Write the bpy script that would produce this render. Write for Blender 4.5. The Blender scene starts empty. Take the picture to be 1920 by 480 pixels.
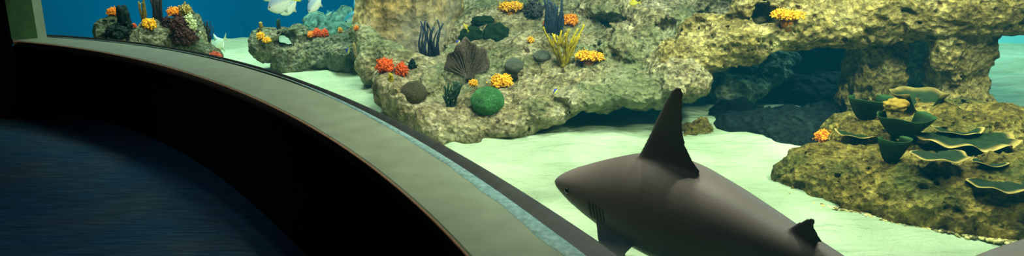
import bpy, math, random
import numpy as np
from mathutils import Vector, Matrix

rng = np.random.default_rng(7)
random.seed(7)
scene = bpy.context.scene
col = scene.collection
R = math.radians

# ------------------------------------------------------------------ measures
H, F, PITCH = 1.5, 1500.0, R(16)          # eye height, focal length in px of a 1920 px frame, pitch
SAND, SILL = 0.15, 0.55
cP, sP = math.cos(PITCH), math.sin(PITCH)

def ray(px, py):
    x, y = (px - 960) / F, (py - 240) / F
    return np.array([x, cP - y * sP, -sP - y * cP])

def at(px, py, Y):
    r = ray(px, py); t = Y / r[1]
    return np.array([r[0] * t, Y, H + r[2] * t])

def onz(px, py, z):
    r = ray(px, py); t = (z - H) / r[2]
    return np.array([r[0] * t, r[1] * t, z])

def mpp(px, py, Y):
    return Y / ray(px, py)[1] / F

# ------------------------------------------------------------------ object helpers
def tag(o, label=None, cat=None, group=None, kind=None):
    if label: o['label'] = label
    if cat: o['category'] = cat
    if group: o['group'] = group
    if kind: o['kind'] = kind
    return o

def mesh_np(name, v, f, mat=None, smooth=True, origin=None, parent=None, attr=None):
    """v (N,3) array, f list of tuples or (M,k) array -> one linked mesh object."""
    v = np.asarray(v, dtype=np.float64)
    o0 = np.zeros(3) if origin is None else np.asarray(origin, float)
    v = v - o0
    me = bpy.data.meshes.new(name)
    if isinstance(f, np.ndarray):
        k = f.shape[1]; n = len(f)
        me.vertices.add(len(v)); me.vertices.foreach_set('co', v.astype(np.float32).ravel())
        me.loops.add(n * k); me.loops.foreach_set('vertex_index', f.astype(np.int32).ravel())
        me.polygons.add(n)
        me.polygons.foreach_set('loop_start', (np.arange(n) * k).astype(np.int32))
        me.update(calc_edges=True); me.validate()
    else:
        me.from_pydata([tuple(p) for p in v], [], [tuple(int(i) for i in q) for q in f])
        me.update()
    if smooth:
        me.polygons.foreach_set('use_smooth', np.ones(len(me.polygons), dtype=bool))
    if attr is not None:
        a = me.attributes.new('t', 'FLOAT', 'POINT')
        a.data.foreach_set('value', np.asarray(attr, dtype=np.float32))
    if mat: me.materials.append(mat)
    ob = bpy.data.objects.new(name, me); col.objects.link(ob)
    ob.location = o0
    if parent is not None: ob.parent = parent; ob.location = o0 - np.array(parent.location)
    return ob

def root(name, loc):
    o = bpy.data.objects.new(name, None); col.objects.link(o); o.location = loc; o.empty_display_size = .02; return o

class MB:
    """collects pieces (verts, faces, per-vertex value) into one mesh"""
    def __init__(s): s.v, s.f, s.t, s.n = [], [], [], 0
    def add(s, v, f, t=None):
        v = np.asarray(v, float)
        s.v.append(v); s.f += [tuple(i + s.n for i in q) for q in f]
        s.t.append(np.full(len(v), 0.0) if t is None else (np.full(len(v), float(t)) if np.isscalar(t) else np.asarray(t, float)))
        s.n += len(v)
    def arrays(s): return np.concatenate(s.v), s.f, np.concatenate(s.t)
    def build(s, name, mat, origin=None, parent=None, smooth=True):
        v, f, t = s.arrays()
        return mesh_np(name, v, f, mat, smooth, origin, parent, t)

def tube(mb, pts, rad, seg=6, t=0.0, cap=True):
    pts = np.asarray(pts, float); n = len(pts)
    rad = np.full(n, rad) if np.isscalar(rad) else np.asarray(rad, float)
    tt = np.full(n, t) if np.isscalar(t) else np.asarray(t, float)
    tan = np.gradient(pts, axis=0); tan /= np.linalg.norm(tan, axis=1, keepdims=True) + 1e-9
    up = np.array([0.3, 0.9, 0.2]); V, T = [], []
    for i in range(n):
        a = np.cross(tan[i], up); a /= np.linalg.norm(a) + 1e-9; b = np.cross(tan[i], a)
        for k in range(seg):
            th = 2 * math.pi * k / seg
            V.append(pts[i] + rad[i] * (math.cos(th) * a + math.sin(th) * b)); T.append(tt[i])
    Fc = [(i * seg + k, i * seg + (k + 1) % seg, (i + 1) * seg + (k + 1) % seg, (i + 1) * seg + k) for i in range(n - 1) for k in range(seg)]
    if cap:
        V.append(pts[0] - tan[0] * rad[0] * .5); T.append(tt[0]); V.append(pts[-1] + tan[-1] * rad[-1] * .6); T.append(tt[-1])
        c0, c1 = n * seg, n * seg + 1
        Fc += [(c0, (k + 1) % seg, k) for k in range(seg)] + [(c1, (n - 1) * seg + k, (n - 1) * seg + (k + 1) % seg) for k in range(seg)]
    mb.add(np.array(V), Fc, np.array(T))

def sphere_np(nu=10, nv=7):
    V = [(0, 0, 1)]
    for j in range(1, nv):
        ph = math.pi * j / nv
        for i in range(nu):
            th = 2 * math.pi * i / nu
            V.append((math.sin(ph) * math.cos(th), math.sin(ph) * math.sin(th), math.cos(ph)))
    V.append((0, 0, -1)); Fc = []
    for i in range(nu): Fc.append((0, 1 + i, 1 + (i + 1) % nu))
    for j in range(nv - 2):
        for i in range(nu):
            a = 1 + j * nu + i; b = 1 + j * nu + (i + 1) % nu
            Fc.append((a, a + nu, b + nu, b))
    last = len(V) - 1; s = 1 + (nv - 2) * nu
    for i in range(nu): Fc.append((last, s + (i + 1) % nu, s + i))
    return np.array(V, float), Fc

# ------------------------------------------------------------------ noise
_perm = rng.permutation(256)
_grad = rng.normal(size=(256, 3)); _grad /= np.linalg.norm(_grad, axis=1, keepdims=True)

def _h(i, j, k):
    return _perm[(_perm[(_perm[i & 255] + j) & 255] + k) & 255]

def pn(P):
    P = np.asarray(P, float); I = np.floor(P).astype(np.int64); f = P - I
    u = f * f * f * (f * (f * 6 - 15) + 10)
    out = np.zeros(len(P))
    for dx in (0, 1):
        wx = u[:, 0] if dx else 1 - u[:, 0]
        for dy in (0, 1):
            wy = u[:, 1] if dy else 1 - u[:, 1]
            for dz in (0, 1):
                wz = u[:, 2] if dz else 1 - u[:, 2]
                g = _grad[_h(I[:, 0] + dx, I[:, 1] + dy, I[:, 2] + dz)]
                out += wx * wy * wz * ((f - (dx, dy, dz)) * g).sum(1)
    return out * 1.5

def worley(P):
    P = np.asarray(P, float); I = np.floor(P).astype(np.int64); best = np.full(len(P), 9.0)
    for dx in (-1, 0, 1):
        for dy in (-1, 0, 1):
            for dz in (-1, 0, 1):
                h = _h(I[:, 0] + dx, I[:, 1] + dy, I[:, 2] + dz)
                j = np.stack([_perm[h] / 255.0, _perm[(h + 77) & 255] / 255.0, _perm[(h + 151) & 255] / 255.0], 1)
                d = ((I + (dx, dy, dz) + j - P) ** 2).sum(1)
                best = np.minimum(best, d)
    return np.sqrt(best)

# ------------------------------------------------------------------ implicit rocks
class Rock:
    def __init__(s, k=.05): s.p, s.k = [], k
    def E(s, px, py, Y, rx, rz, ry, sub=False):            # ellipsoid: px radii across/up, metres in depth
        m = mpp(px, py, Y); s.p.append(('e', at(px, py, Y), np.array([rx * m, ry, rz * m]), sub)); return s
    def W(s, c, r, sub=False):                              # the same in metres
        s.p.append(('e', np.array(c, float), np.array(r, float), sub)); return s
    def B(s, px, py, Y, hx, hz, hy, rz=0.0, sub=False):     # rounded block
        m = mpp(px, py, Y); s.p.append(('b', at(px, py, Y), np.array([hx * m, hy, hz * m, rz]), sub)); return s
    def C(s, a, b, ra, rb):                                 # tapered limb between two (px,py,Y)
        s.p.append(('c', at(*a), at(*b), ra, rb)); return s
    def bounds(s):
        lo, hi = np.full(3, 1e9), np.full(3, -1e9)
        for q in s.p:
            if q[0] == 'c':
                r = max(q[3], q[4]); lo = np.minimum(lo, np.minimum(q[1], q[2]) - r); hi = np.maximum(hi, np.maximum(q[1], q[2]) + r)
            elif not q[3]:
                r = q[2][:3]; r = r if q[0] == 'e' else np.full(3, np.linalg.norm(r))
                lo = np.minimum(lo, q[1] - r); hi = np.maximum(hi, q[1] + r)
        return lo, hi
    def mesh(s, vox, disp, zmin=.04, zmax=2.2):
        lo, hi = s.bounds(); pad = .12
        lo = lo - pad; hi = hi + pad; lo[2] = max(lo[2], zmin); hi[2] = min(hi[2], zmax)
        ax = [np.arange(lo[i], hi[i] + vox, vox) for i in range(3)]
        D = np.full([len(a) for a in ax], .5, dtype=np.float32)
        for q in sorted(s.p, key=lambda q: (q[3] is True)):
            if q[0] == 'c':
                r = max(q[3], q[4]); l = np.minimum(q[1], q[2]) - r; h = np.maximum(q[1], q[2]) + r
            else:
                r = q[2][:3] if q[0] == 'e' else np.full(3, np.linalg.norm(q[2][:3])); l, h = q[1] - r, q[1] + r
            mg = .16; sl = []
            for i in range(3):
                a = max(0, int((l[i] - mg - lo[i]) / vox)); b = min(len(ax[i]), int((h[i] + mg - lo[i]) / vox) + 2)
                sl.append(slice(a, max(a, b)))
            X, Y, Z = np.meshgrid(ax[0][sl[0]], ax[1][sl[1]], ax[2][sl[2]], indexing='ij', sparse=True)
            if X.size == 0 or Y.size == 0 or Z.size == 0: continue
            sub = False
            if q[0] == 'e':
                x, y, z = X - q[1][0], Y - q[1][1], Z - q[1][2]; rx, ry, rz = q[2]
                k0 = np.sqrt((x / rx) ** 2 + (y / ry) ** 2 + (z / rz) ** 2); k1 = np.sqrt((x / rx ** 2) ** 2 + (y / ry ** 2) ** 2 + (z / rz ** 2) ** 2)
                d = k0 * (k0 - 1) / (k1 + 1e-9); d = np.where(k0 < .02, -min(rx, ry, rz), d); sub = q[3]
            elif q[0] == 'b':
                hx, hy, hz, an = q[2]; rr = .3 * min(hx, hy, hz)
                x, y, z = X - q[1][0], Y - q[1][1], Z - q[1][2]
                xr = np.abs(math.cos(an) * x + math.sin(an) * y) - (hx - rr); yr = np.abs(-math.sin(an) * x + math.cos(an) * y) - (hy - rr); zr = np.abs(z) - (hz - rr)
                d = np.sqrt(np.maximum(xr, 0) ** 2 + np.maximum(yr, 0) ** 2 + np.maximum(zr, 0) ** 2) + np.minimum(np.maximum(xr, np.maximum(yr, zr)), 0) - rr; sub = q[3]
            else:
                a, b, ra, rb = q[1:]; ba = b - a; L = (ba ** 2).sum()
                t = np.clip(((X - a[0]) * ba[0] + (Y - a[1]) * ba[1] + (Z - a[2]) * ba[2]) / L, 0, 1)
                d = np.sqrt((X - a[0] - t * ba[0]) ** 2 + (Y - a[1] - t * ba[1]) ** 2 + (Z - a[2] - t * ba[2]) ** 2) - (ra + (rb - ra) * t)
            S = tuple(sl); k = s.k
            if sub:
                d = -d; hh = np.clip(.5 - .5 * (D[S] - d) / k, 0, 1); D[S] = D[S] * (1 - hh) + d * hh + k * hh * (1 - hh)
            else:
                hh = np.clip(.5 + .5 * (D[S] - d) / k, 0, 1); D[S] = D[S] * (1 - hh) + d * hh - k * hh * (1 - hh)
        m = np.nonzero(np.abs(D) < .16)
        P = np.stack([ax[i][m[i]] for i in range(3)], 1)
        D[m] += disp(P).astype(np.float32)
        return nets(D, lo, vox)

def nets(D, lo, vox):
    N = D < 0; nx, ny, nz = D.shape
    c = lambda a, i, j, k: a[i:nx - 1 + i, j:ny - 1 + j, k:nz - 1 + k]
    cnt = sum(c(N, i, j, k).astype(np.int8) for i in (0, 1) for j in (0, 1) for k in (0, 1))
    act = np.nonzero((cnt > 0) & (cnt < 8))
    I = np.stack(act, 1); n = len(I); acc = np.zeros((n, 3)); w = np.zeros(n)
    corners = [(i, j, k) for i in (0, 1) for j in (0, 1) for k in (0, 1)]
    for a in corners:
        for b in corners:
            if sum(np.subtract(b, a)) == 1 and sum(abs(np.subtract(b, a))) == 1:
                da = D[act[0] + a[0], act[1] + a[1], act[2] + a[2]]; db = D[act[0] + b[0], act[1] + b[1], act[2] + b[2]]
                x = (da < 0) != (db < 0); t = np.where(x, da / np.where(x, da - db, 1), 0)
                p = np.array(a) + t[:, None] * np.subtract(b, a)
                acc += np.where(x[:, None], p, 0); w += x
    V = lo + (I + acc / np.maximum(w, 1)[:, None]) * vox
    idx = np.full((nx - 1, ny - 1, nz - 1), -1, dtype=np.int64); idx[act] = np.arange(n)
    Q = []
    for axi in range(3):
        sl0 = [slice(None)] * 3; sl1 = [slice(None)] * 3; sl0[axi] = slice(0, -1); sl1[axi] = slice(1, None)
        ch = N[tuple(sl0)] != N[tuple(sl1)]; e = np.stack(np.nonzero(ch), 1)
        u, v = [(1, 2), (2, 0), (0, 1)][axi]
        ok = (e[:, u] > 0) & (e[:, v] > 0) & (e[:, u] < D.shape[u] - 1) & (e[:, v] < D.shape[v] - 1); e = e[ok]
        def g(du, dv):
            q = e.copy(); q[:, u] -= du; q[:, v] -= dv; return idx[q[:, 0], q[:, 1], q[:, 2]]
        quad = np.stack([g(1, 1), g(0, 1), g(0, 0), g(1, 0)], 1)
        flip = ~N[e[:, 0], e[:, 1], e[:, 2]]; quad[flip] = quad[flip][:, ::-1]
        Q.append(quad)
    Q = np.concatenate(Q); Q = Q[(Q >= 0).all(1)]
    return V, Q

def rough(a=1.0, pits=1.0, sc=1.0):
    def f(P):
        d = a * (.045 * pn(P * 3.1 * sc) + .03 * pn(P * 7.3 * sc + 5) + .026 * pn(P * 15 * sc + 9) + .018 * np.abs(pn(P * 31 * sc)) + .007 * pn(P * 62 * sc))
        wv = worley(P * np.array([9., 9., 12.]) * sc + .4 * np.stack([pn(P * 9), pn(P * 9 + 31), pn(P * 9 + 57)], 1))
        d += pits * .042 * np.clip(1 - wv / .42, 0, 1) ** .8
        w2 = worley(P * 24 * sc)
        d += pits * .018 * np.clip(1 - w2 / .5, 0, 1)
        return d
    return f

# ------------------------------------------------------------------ materials
def lin(r, g, b):
    f = lambda c: c / 255 / 12.92 if c / 255 <= .04045 else ((c / 255 + .055) / 1.055) ** 2.4
    return (f(r), f(g), f(b), 1.0)

def new_mat(name):
    m = bpy.data.materials.new(name); m.use_nodes = True; nt = m.node_tree; nt.nodes.clear()
    out = nt.nodes.new('ShaderNodeOutputMaterial'); bs = nt.nodes.new('ShaderNodeBsdfPrincipled')
    nt.links.new(bs.outputs[0], out.inputs['Surface'])
    bs.inputs['Specular IOR Level'].default_value = .15; bs.inputs['Roughness'].default_value = .8
    return m, nt, bs, out

def N(nt, kind, **kw):
    n = nt.nodes.new(kind)
    for k, v in kw.items():
        if k in n.inputs: n.inputs[k].default_value = v
        else: setattr(n, k, v)
    return n

def ramp(nt, src, stops):
    r = nt.nodes.new('ShaderNodeValToRGB'); e = r.color_ramp.elements
    while len(e) < len(stops): e.new(.5)
    for i, (p, c) in enumerate(stops): e[i].position = p; e[i].color = c
    nt.links.new(src, r.inputs[0]); return r

def mixc(nt, fac, a, b, mode='MIX'):
    n = nt.nodes.new('ShaderNodeMix'); n.data_type = 'RGBA'; n.blend_type = mode
    for s, i in ((fac, 0), (a, 6), (b, 7)):
        if hasattr(s, 'is_output'): nt.links.new(s, n.inputs[i])
        else: n.inputs[i].default_value = s
    return n.outputs[2]

def rock_mat(name, dark, mid, light, speck=None, scale=1.0, bump=.6, tint=None):
    m, nt, bs, out = new_mat(name); L = nt.links.new
    tc = N(nt, 'ShaderNodeTexCoord')
    n1 = N(nt, 'ShaderNodeTexNoise', Scale=5 * scale, Detail=8, Roughness=.62); L(tc.outputs['Object'], n1.inputs['Vector'])
    n2 = N(nt, 'ShaderNodeTexNoise', Scale=26 * scale, Detail=6, Roughness=.7, Distortion=.5); L(tc.outputs['Object'], n2.inputs['Vector'])
    n3 = N(nt, 'ShaderNodeTexNoise', Scale=2.0 * scale, Detail=3); L(tc.outputs['Object'], n3.inputs['Vector'])
    vo = N(nt, 'ShaderNodeTexVoronoi', Scale=30 * scale); L(tc.outputs['Object'], vo.inputs['Vector'])
    c = ramp(nt, n1.outputs[0], [(.32, dark), (.5, mid), (.66, light)]).outputs[0]
    sp = ramp(nt, n2.outputs[0], [(.36, (.2, .19, .16, 1)), (.5, (.78, .78, .76, 1)), (.62, (1.55, 1.48, 1.3, 1))]).outputs[0]
    c = mixc(nt, .85, c, sp, 'MULTIPLY')
    pit = ramp(nt, vo.outputs['Distance'], [(.0, (.25, .25, .2, 1)), (.28, (1, 1, 1, 1))]).outputs[0]
    c = mixc(nt, .6, c, pit, 'MULTIPLY')
    if tint is not None:
        f = ramp(nt, n3.outputs[0], [(.45, (0, 0, 0, 1)), (.62, (1, 1, 1, 1))]).outputs[0]
        c = mixc(nt, f, c, mixc(nt, .65, c, tint), 'MIX')
    if speck is not None:
        f = ramp(nt, n2.outputs[0], [(.6, (0, 0, 0, 1)), (.7, (1, 1, 1, 1))]).outputs[0]
        c = mixc(nt, f, c, speck)
    L(c, bs.inputs['Base Color'])
    add = N(nt, 'ShaderNodeMath', operation='MULTIPLY_ADD'); L(n2.outputs[0], add.inputs[0]); add.inputs[1].default_value = .8; L(vo.outputs['Distance'], add.inputs[2])
    b = N(nt, 'ShaderNodeBump', Strength=min(1, bump * 1.6), Distance=.05); L(add.outputs[0], b.inputs['Height']); L(b.outputs[0], bs.inputs['Normal'])
    return m

def tip_mat(name, base, tip, scale=60, var=.35, rough=.75, bump=.4):
    """colour runs from base to tip along the vertex value t, broken up by noise"""
    m, nt, bs, out = new_mat(name); L = nt.links.new
    a = N(nt, 'ShaderNodeAttribute', attribute_name='t'); tc = N(nt, 'ShaderNodeTexCoord')
    n = N(nt, 'ShaderNodeTexNoise', Scale=scale, Detail=4); L(tc.outputs['Object'], n.inputs['Vector'])
    c = ramp(nt, a.outputs['Fac'], [(0, base), (1, tip)]).outputs[0]
    v = ramp(nt, n.outputs[0], [(.3, (1 - var, 1 - var, 1 - var, 1)), (.7, (1 + var, 1 + var, 1 + var, 1))]).outputs[0]
    L(mixc(nt, 1.0, c, v, 'MULTIPLY'), bs.inputs['Base Color']); bs.inputs['Roughness'].default_value = rough
    b = N(nt, 'ShaderNodeBump', Strength=bump, Distance=.01); L(n.outputs[0], b.inputs['Height']); L(b.outputs[0], bs.inputs['Normal'])
    return m

def brain_mat(name, groove, ridge, scale=60):
    m, nt, bs, out = new_mat(name); L = nt.links.new
    tc = N(nt, 'ShaderNodeTexCoord'); n = N(nt, 'ShaderNodeTexNoise', Scale=scale, Detail=1, Distortion=1.5); L(tc.outputs['Object'], n.inputs['Vector'])
    w = N(nt, 'ShaderNodeMath', operation='SINE'); k = N(nt, 'ShaderNodeMath', operation='MULTIPLY'); L(n.outputs[0], k.inputs[0]); k.inputs[1].default_value = 42; L(k.outputs[0], w.inputs[0])
    c = ramp(nt, w.outputs[0], [(0, groove), (.7, ridge)]).outputs[0]
    n2 = N(nt, 'ShaderNodeTexNoise', Scale=9, Detail=4); L(tc.outputs['Object'], n2.inputs['Vector'])
    v = ramp(nt, n2.outputs[0], [(.3, (.6, .6, .6, 1)), (.7, (1.2, 1.2, 1.2, 1))]).outputs[0]
    L(mixc(nt, 1.0, c, v, 'MULTIPLY'), bs.inputs['Base Color'])
    b = N(nt, 'ShaderNodeBump', Strength=.8, Distance=.01); L(w.outputs[0], b.inputs['Height']); L(b.outputs[0], bs.inputs['Normal'])
    return m

def flat_mat(name, c, rough=.8, spec=.15, noise=0.0, scale=8, bump=0.0):
    m, nt, bs, out = new_mat(name); L = nt.links.new
    bs.inputs['Roughness'].default_value = rough; bs.inputs['Specular IOR Level'].default_value = spec
    tc = N(nt, 'ShaderNodeTexCoord'); n = N(nt, 'ShaderNodeTexNoise', Scale=scale, Detail=5); L(tc.outputs['Object'], n.inputs['Vector'])
    v = ramp(nt, n.outputs[0], [(.3, (1 - noise,) * 3 + (1,)), (.7, (1 + noise,) * 3 + (1,))]).outputs[0]
    L(mixc(nt, 1.0, c, v, 'MULTIPLY'), bs.inputs['Base Color'])
    if bump:
        b = N(nt, 'ShaderNodeBump', Strength=bump, Distance=.01); L(n.outputs[0], b.inputs['Height']); L(b.outputs[0], bs.inputs['Normal'])
    return m

# ================================================================== VISITOR SIDE
def smooth_curve(pix, z, n=90):
    P = np.array([onz(x, y, z)[:2] for x, y in pix])
    d = np.r_[0, np.cumsum(np.linalg.norm(np.diff(P, axis=0), axis=1))]
    deg = 4
    u = d / d[-1]; t = np.linspace(0, 1, n)
    return np.stack([np.polyval(np.polyfit(u, P[:, i], deg), t) for i in (0, 1)], 1)

front = smooth_curve([(22, 76), (100, 82), (200, 98), (300, 122), (400, 152), (480, 182), (560, 222), (640, 272), (720, 332), (800, 400), (880, 480)], SILL)
back = smooth_curve([(20, 66), (92, 70), (180, 75), (300, 88), (400, 108), (480, 130), (600, 168), (700, 212), (830, 277), (930, 337), (1040, 408), (1147, 480)], SILL)
foot = smooth_curve([(-60, 196), (0, 199), (100, 209), (200, 230), (280, 257), (350, 292), (450, 362), (520, 425), (575, 480)], 0.0)

def extend(c, ang, n=26, step=.1):
    """carry the bend on past the last point, turning a little each step"""
    d = c[-1] - c[-3]; d /= np.linalg.norm(d); a = math.atan2(d[1], d[0]); out = [c[-1]]
    for i in range(n):
        a += ang; out.append(out[-1] + step * np.array([math.cos(a), math.sin(a)]))
    return np.vstack([c, out[1:]])
front = extend(front, -.013); back = extend(back, -.013); foot = extend(foot, -.016)
NC = len(front)

def strip(name, rings, mat, kind='structure', closed=False, smooth=True):
    rings = np.asarray(rings)                        # (k, n, 3)
    k, n, _ = rings.shape; v = rings.reshape(-1, 3)
    f = [(a * n + i, a * n + i + 1, ((a + 1) % k) * n + i + 1, ((a + 1) % k) * n + i) for a in range(k if closed else k - 1) for i in range(n - 1)]
    if closed: f += [tuple(a * n for a in range(k))[::-1], tuple(a * n + n - 1 for a in range(k))]
    o = mesh_np(name, v, f, mat, smooth)
    return tag(o, kind=kind)

z3 = lambda c, z: np.c_[c, np.full(len(c), z)]
mixr = lambda t: front * (1 - t) + back * t

m_sill = flat_mat('sill_stone', lin(118, 128, 106), rough=.55, spec=.25, noise=.12, scale=9, bump=.05)
m_lip = flat_mat('sill_edge', lin(124, 96, 74), rough=.7, noise=.2, scale=30)
m_pale_strip = flat_mat('pale_strip', lin(118, 150, 146), rough=.35, spec=.5, noise=.35, scale=45, bump=.2)
m_dark_strip = flat_mat('dark_strip', lin(52, 56, 54), rough=.5, spec=.3, noise=.25, scale=20)
m_black = flat_mat('knee_wall_black', (.006, .006, .006, 1), rough=.9, spec=.05, noise=.3)
m_jamb = flat_mat('jamb_paint', lin(88, 132, 92), rough=.75, noise=.15, scale=14)
m_jamb2 = flat_mat('jamb_lit_end', lin(165, 188, 168), rough=.6, noise=.1, scale=14)  # jamb again, paler for the light falling on its glass end

TH = .035
strip('trim_1', [z3(mixr(0.012), SILL - TH), z3(mixr(0.012), SILL - .004), z3(mixr(.03), SILL), z3(mixr(.72), SILL), z3(mixr(.9), SILL), z3(mixr(.9), SILL - TH)], m_sill, closed=True, smooth=False)
tag(bpy.data.objects['trim_1'], 'grey green stone sill curving below the aquarium window', 'window sill')
strip('trim_2', [z3(mixr(-.004), SILL - TH - .012), z3(mixr(-.006), SILL - .01), z3(mixr(.012), SILL - .002), z3(mixr(.012), SILL - TH - .012)], m_lip, closed=True)
tag(bpy.data.objects['trim_2'], 'brown front edge of the curved window sill', 'sill edge')

# pale and dark strips at the sill's back widen towards the near end
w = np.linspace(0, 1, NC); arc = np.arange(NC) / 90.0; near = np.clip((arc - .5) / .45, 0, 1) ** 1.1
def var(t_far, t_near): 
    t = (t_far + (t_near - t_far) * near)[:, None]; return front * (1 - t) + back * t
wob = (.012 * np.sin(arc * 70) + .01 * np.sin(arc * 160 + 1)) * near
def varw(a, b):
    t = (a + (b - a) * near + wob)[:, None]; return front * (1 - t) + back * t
strip('trim_3', [z3(varw(.955, .665), SILL + .0005), z3(varw(.96, .70), SILL + .004), z3(var(.968, .80), SILL + .004), z3(var(.972, .83), SILL + .0005)], m_pale_strip)
tag(bpy.data.objects['trim_3'], 'pale bluish strip along the window sill', 'pale_strip')
strip('trim_4', [z3(var(.972, .815), SILL + .001), z3(var(.98, .88), SILL + .006), z3(var(.992, .985), SILL + .016), z3(var(1.0, 1.0), SILL + .016), z3(var(1.0, 1.0), SILL - .03)], m_dark_strip)
tag(bpy.data.objects['trim_4'], 'dark strip where the glass meets the sill', 'dark_strip')

# knee wall under the sill, down to the carpet
strip('wall_front', [z3(mixr(.02), SILL - TH), z3(mixr(.03) * .6 + foot * .4, .3), z3(foot, .02), z3(foot, -.02)], m_black)
tag(bpy.data.objects['wall_front'], 'black curved knee wall below the window sill', 'wall')

# unseen soffit added above the glass to keep tank light off the carpet
strip('wall_light_block', [z3(mixr(.2), 1.62), z3(mixr(.2), 3.6), z3(mixr(1.0), 3.6), z3(mixr(1.0), 1.62)], m_black, closed=True, smooth=False)
tag(bpy.data.objects['wall_light_block'], 'unseen black curved wall added above the window to block tank light', 'wall')

# the carpet
m_car, nt, bs, _ = new_mat('carpet'); L = nt.links.new
tc = N(nt, 'ShaderNodeTexCoord'); mp = N(nt, 'ShaderNodeMapping'); mp.inputs['Scale'].default_value = (1.2, 16, 1); mp.inputs['Rotation'].default_value = (0, 0, .25); L(tc.outputs['Object'], mp.inputs[0])
n1 = N(nt, 'ShaderNodeTexNoise', Scale=4, Detail=6, Roughness=.7); L(mp.outputs[0], n1.inputs['Vector'])
n2 = N(nt, 'ShaderNodeTexNoise', Scale=2.2, Detail=4); L(tc.outputs['Object'], n2.inputs['Vector'])
c = ramp(nt, n1.outputs[0], [(.35, (.010, .030, .050, 1)), (.55, (.022, .055, .085, 1)), (.75, (.05, .095, .125, 1))]).outputs[0]
c2 = ramp(nt, n2.outputs[0], [(.4, (.75, .9, 1, 1)), (.62, (1.25, .95, .9, 1))]).outputs[0]
L(mixc(nt, 1.0, c, c2, 'MULTIPLY'), bs.inputs['Base Color']); bs.inputs['Roughness'].default_value = 1; bs.inputs['Specular IOR Level'].default_value = 0
n3 = N(nt, 'ShaderNodeTexNoise', Scale=300, Detail=2); L(tc.outputs['Object'], n3.inputs['Vector'])
b = N(nt, 'ShaderNodeBump', Strength=.5, Distance=.01); L(n3.outputs[0], b.inputs['Height']); L(b.outputs[0], bs.inputs['Normal'])
fl = mesh_np('floor', [(-9, -4, 0), (3, -4, 0), (3, 8, 0), (-9, 8, 0)], [(0, 1, 2, 3)], m_car, False)
tag(fl, 'dark blue carpet of the visitors hall', 'carpet', kind='structure')

# left end of the window: painted jamb and the dark hall wall beyond it
def prism(name, poly, z0, z1, mat, label, cat):
    n = len(poly); v = [(x, y, z0) for x, y in poly] + [(x, y, z1) for x, y in poly]
    f = [tuple(range(n))[::-1], tuple(range(n, 2 * n))] + [(i, (i + 1) % n, n + (i + 1) % n, n + i) for i in range(n)]
    return tag(mesh_np(name, v, f, mat, False), label, cat, kind='structure')
A = onz(22, 74, SILL)[:2]; Bp = onz(71, 71.5, SILL)[:2]; Cp = onz(88, 69.5, SILL)[:2]
prism('trim_5', [A, Bp, Bp + (-.55, .6), A + (-.9, .6)], SILL - .02, 3.0, m_jamb, 'green grey painted jamb at the left end of the window', 'window jamb')
prism('trim_6', [Bp, Cp, Cp + (-.15, .2), Bp + (-.15, .2)], SILL - .02, 3.0, m_jamb2, 'glass end of the jamb, its brighter light put into the colour', 'window jamb')
A2 = onz(22.5, 78, SILL)[:2]
prism('wall_left', [A2, A2 + (-4, -.3), A2 + (-4, .5), A2 + (-.36, .55)], -.02, 3.2, m_black, 'black hall wall at the left end of the window', 'wall')

# the curved glass
m_gl = bpy.data.materials.new('acrylic'); m_gl.use_nodes = True; nt = m_gl.node_tree; nt.nodes.clear()
out = nt.nodes.new('ShaderNodeOutputMaterial'); tr = N(nt, 'ShaderNodeBsdfTransparent'); tr.inputs[0].default_value = (.985, .995, .99, 1)
gl = N(nt, 'ShaderNodeBsdfGlossy', Roughness=.02); fr = N(nt, 'ShaderNodeFresnel', IOR=1.12); mx = nt.nodes.new('ShaderNodeMixShader')
nt.links.new(fr.outputs[0], mx.inputs[0]); nt.links.new(tr.outputs[0], mx.inputs[1]); nt.links.new(gl.outputs[0], mx.inputs[2]); nt.links.new(mx.outputs[0], out.inputs['Surface'])
strip('window_1', [z3(back, SILL - .02), z3(back, 1.7)], m_gl)
tag(bpy.data.objects['window_1'], 'curved clear window of the aquarium', 'aquarium window')

# ================================================================== THE TANK
# sand bed
m_sand, nt, bs, _ = new_mat('sand'); L = nt.links.new
tc = N(nt, 'ShaderNodeTexCoord'); n1 = N(nt, 'ShaderNodeTexNoise', Scale=2.5, Detail=6); L(tc.outputs['Object'], n1.inputs['Vector'])
n2 = N(nt, 'ShaderNodeTexNoise', Scale=160, Detail=3); L(tc.outputs['Object'], n2.inputs['Vector'])
c = ramp(nt, n1.outputs[0], [(.35, lin(150, 168, 132)), (.65, lin(182, 198, 162))]).outputs[0]
c2 = ramp(nt, n2.outputs[0], [(.3, (.85, .85, .85, 1)), (.7, (1.08, 1.08, 1.05, 1))]).outputs[0]
L(mixc(nt, 1.0, c, c2, 'MULTIPLY'), bs.inputs['Base Color']); bs.inputs['Roughness'].default_value = .95; bs.inputs['Specular IOR Level'].default_value = .05
b = N(nt, 'ShaderNodeBump', Strength=.25, Distance=.01); L(n2.outputs[0], b.inputs['Height'])
mp = N(nt, 'ShaderNodeMapping'); mp.inputs['Scale'].default_value = (2.2, 5.5, 1); L(tc.outputs['Object'], mp.inputs[0])
n5 = N(nt, 'ShaderNodeTexNoise', Scale=1.6, Detail=3); L(mp.outputs[0], n5.inputs['Vector'])
b2 = N(nt, 'ShaderNodeBump', Strength=.7, Distance=.12); L(n5.outputs[0], b2.inputs['Height']); L(b.outputs[0], b2.inputs['Normal']); L(b2.outputs[0], bs.inputs['Normal'])

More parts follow.
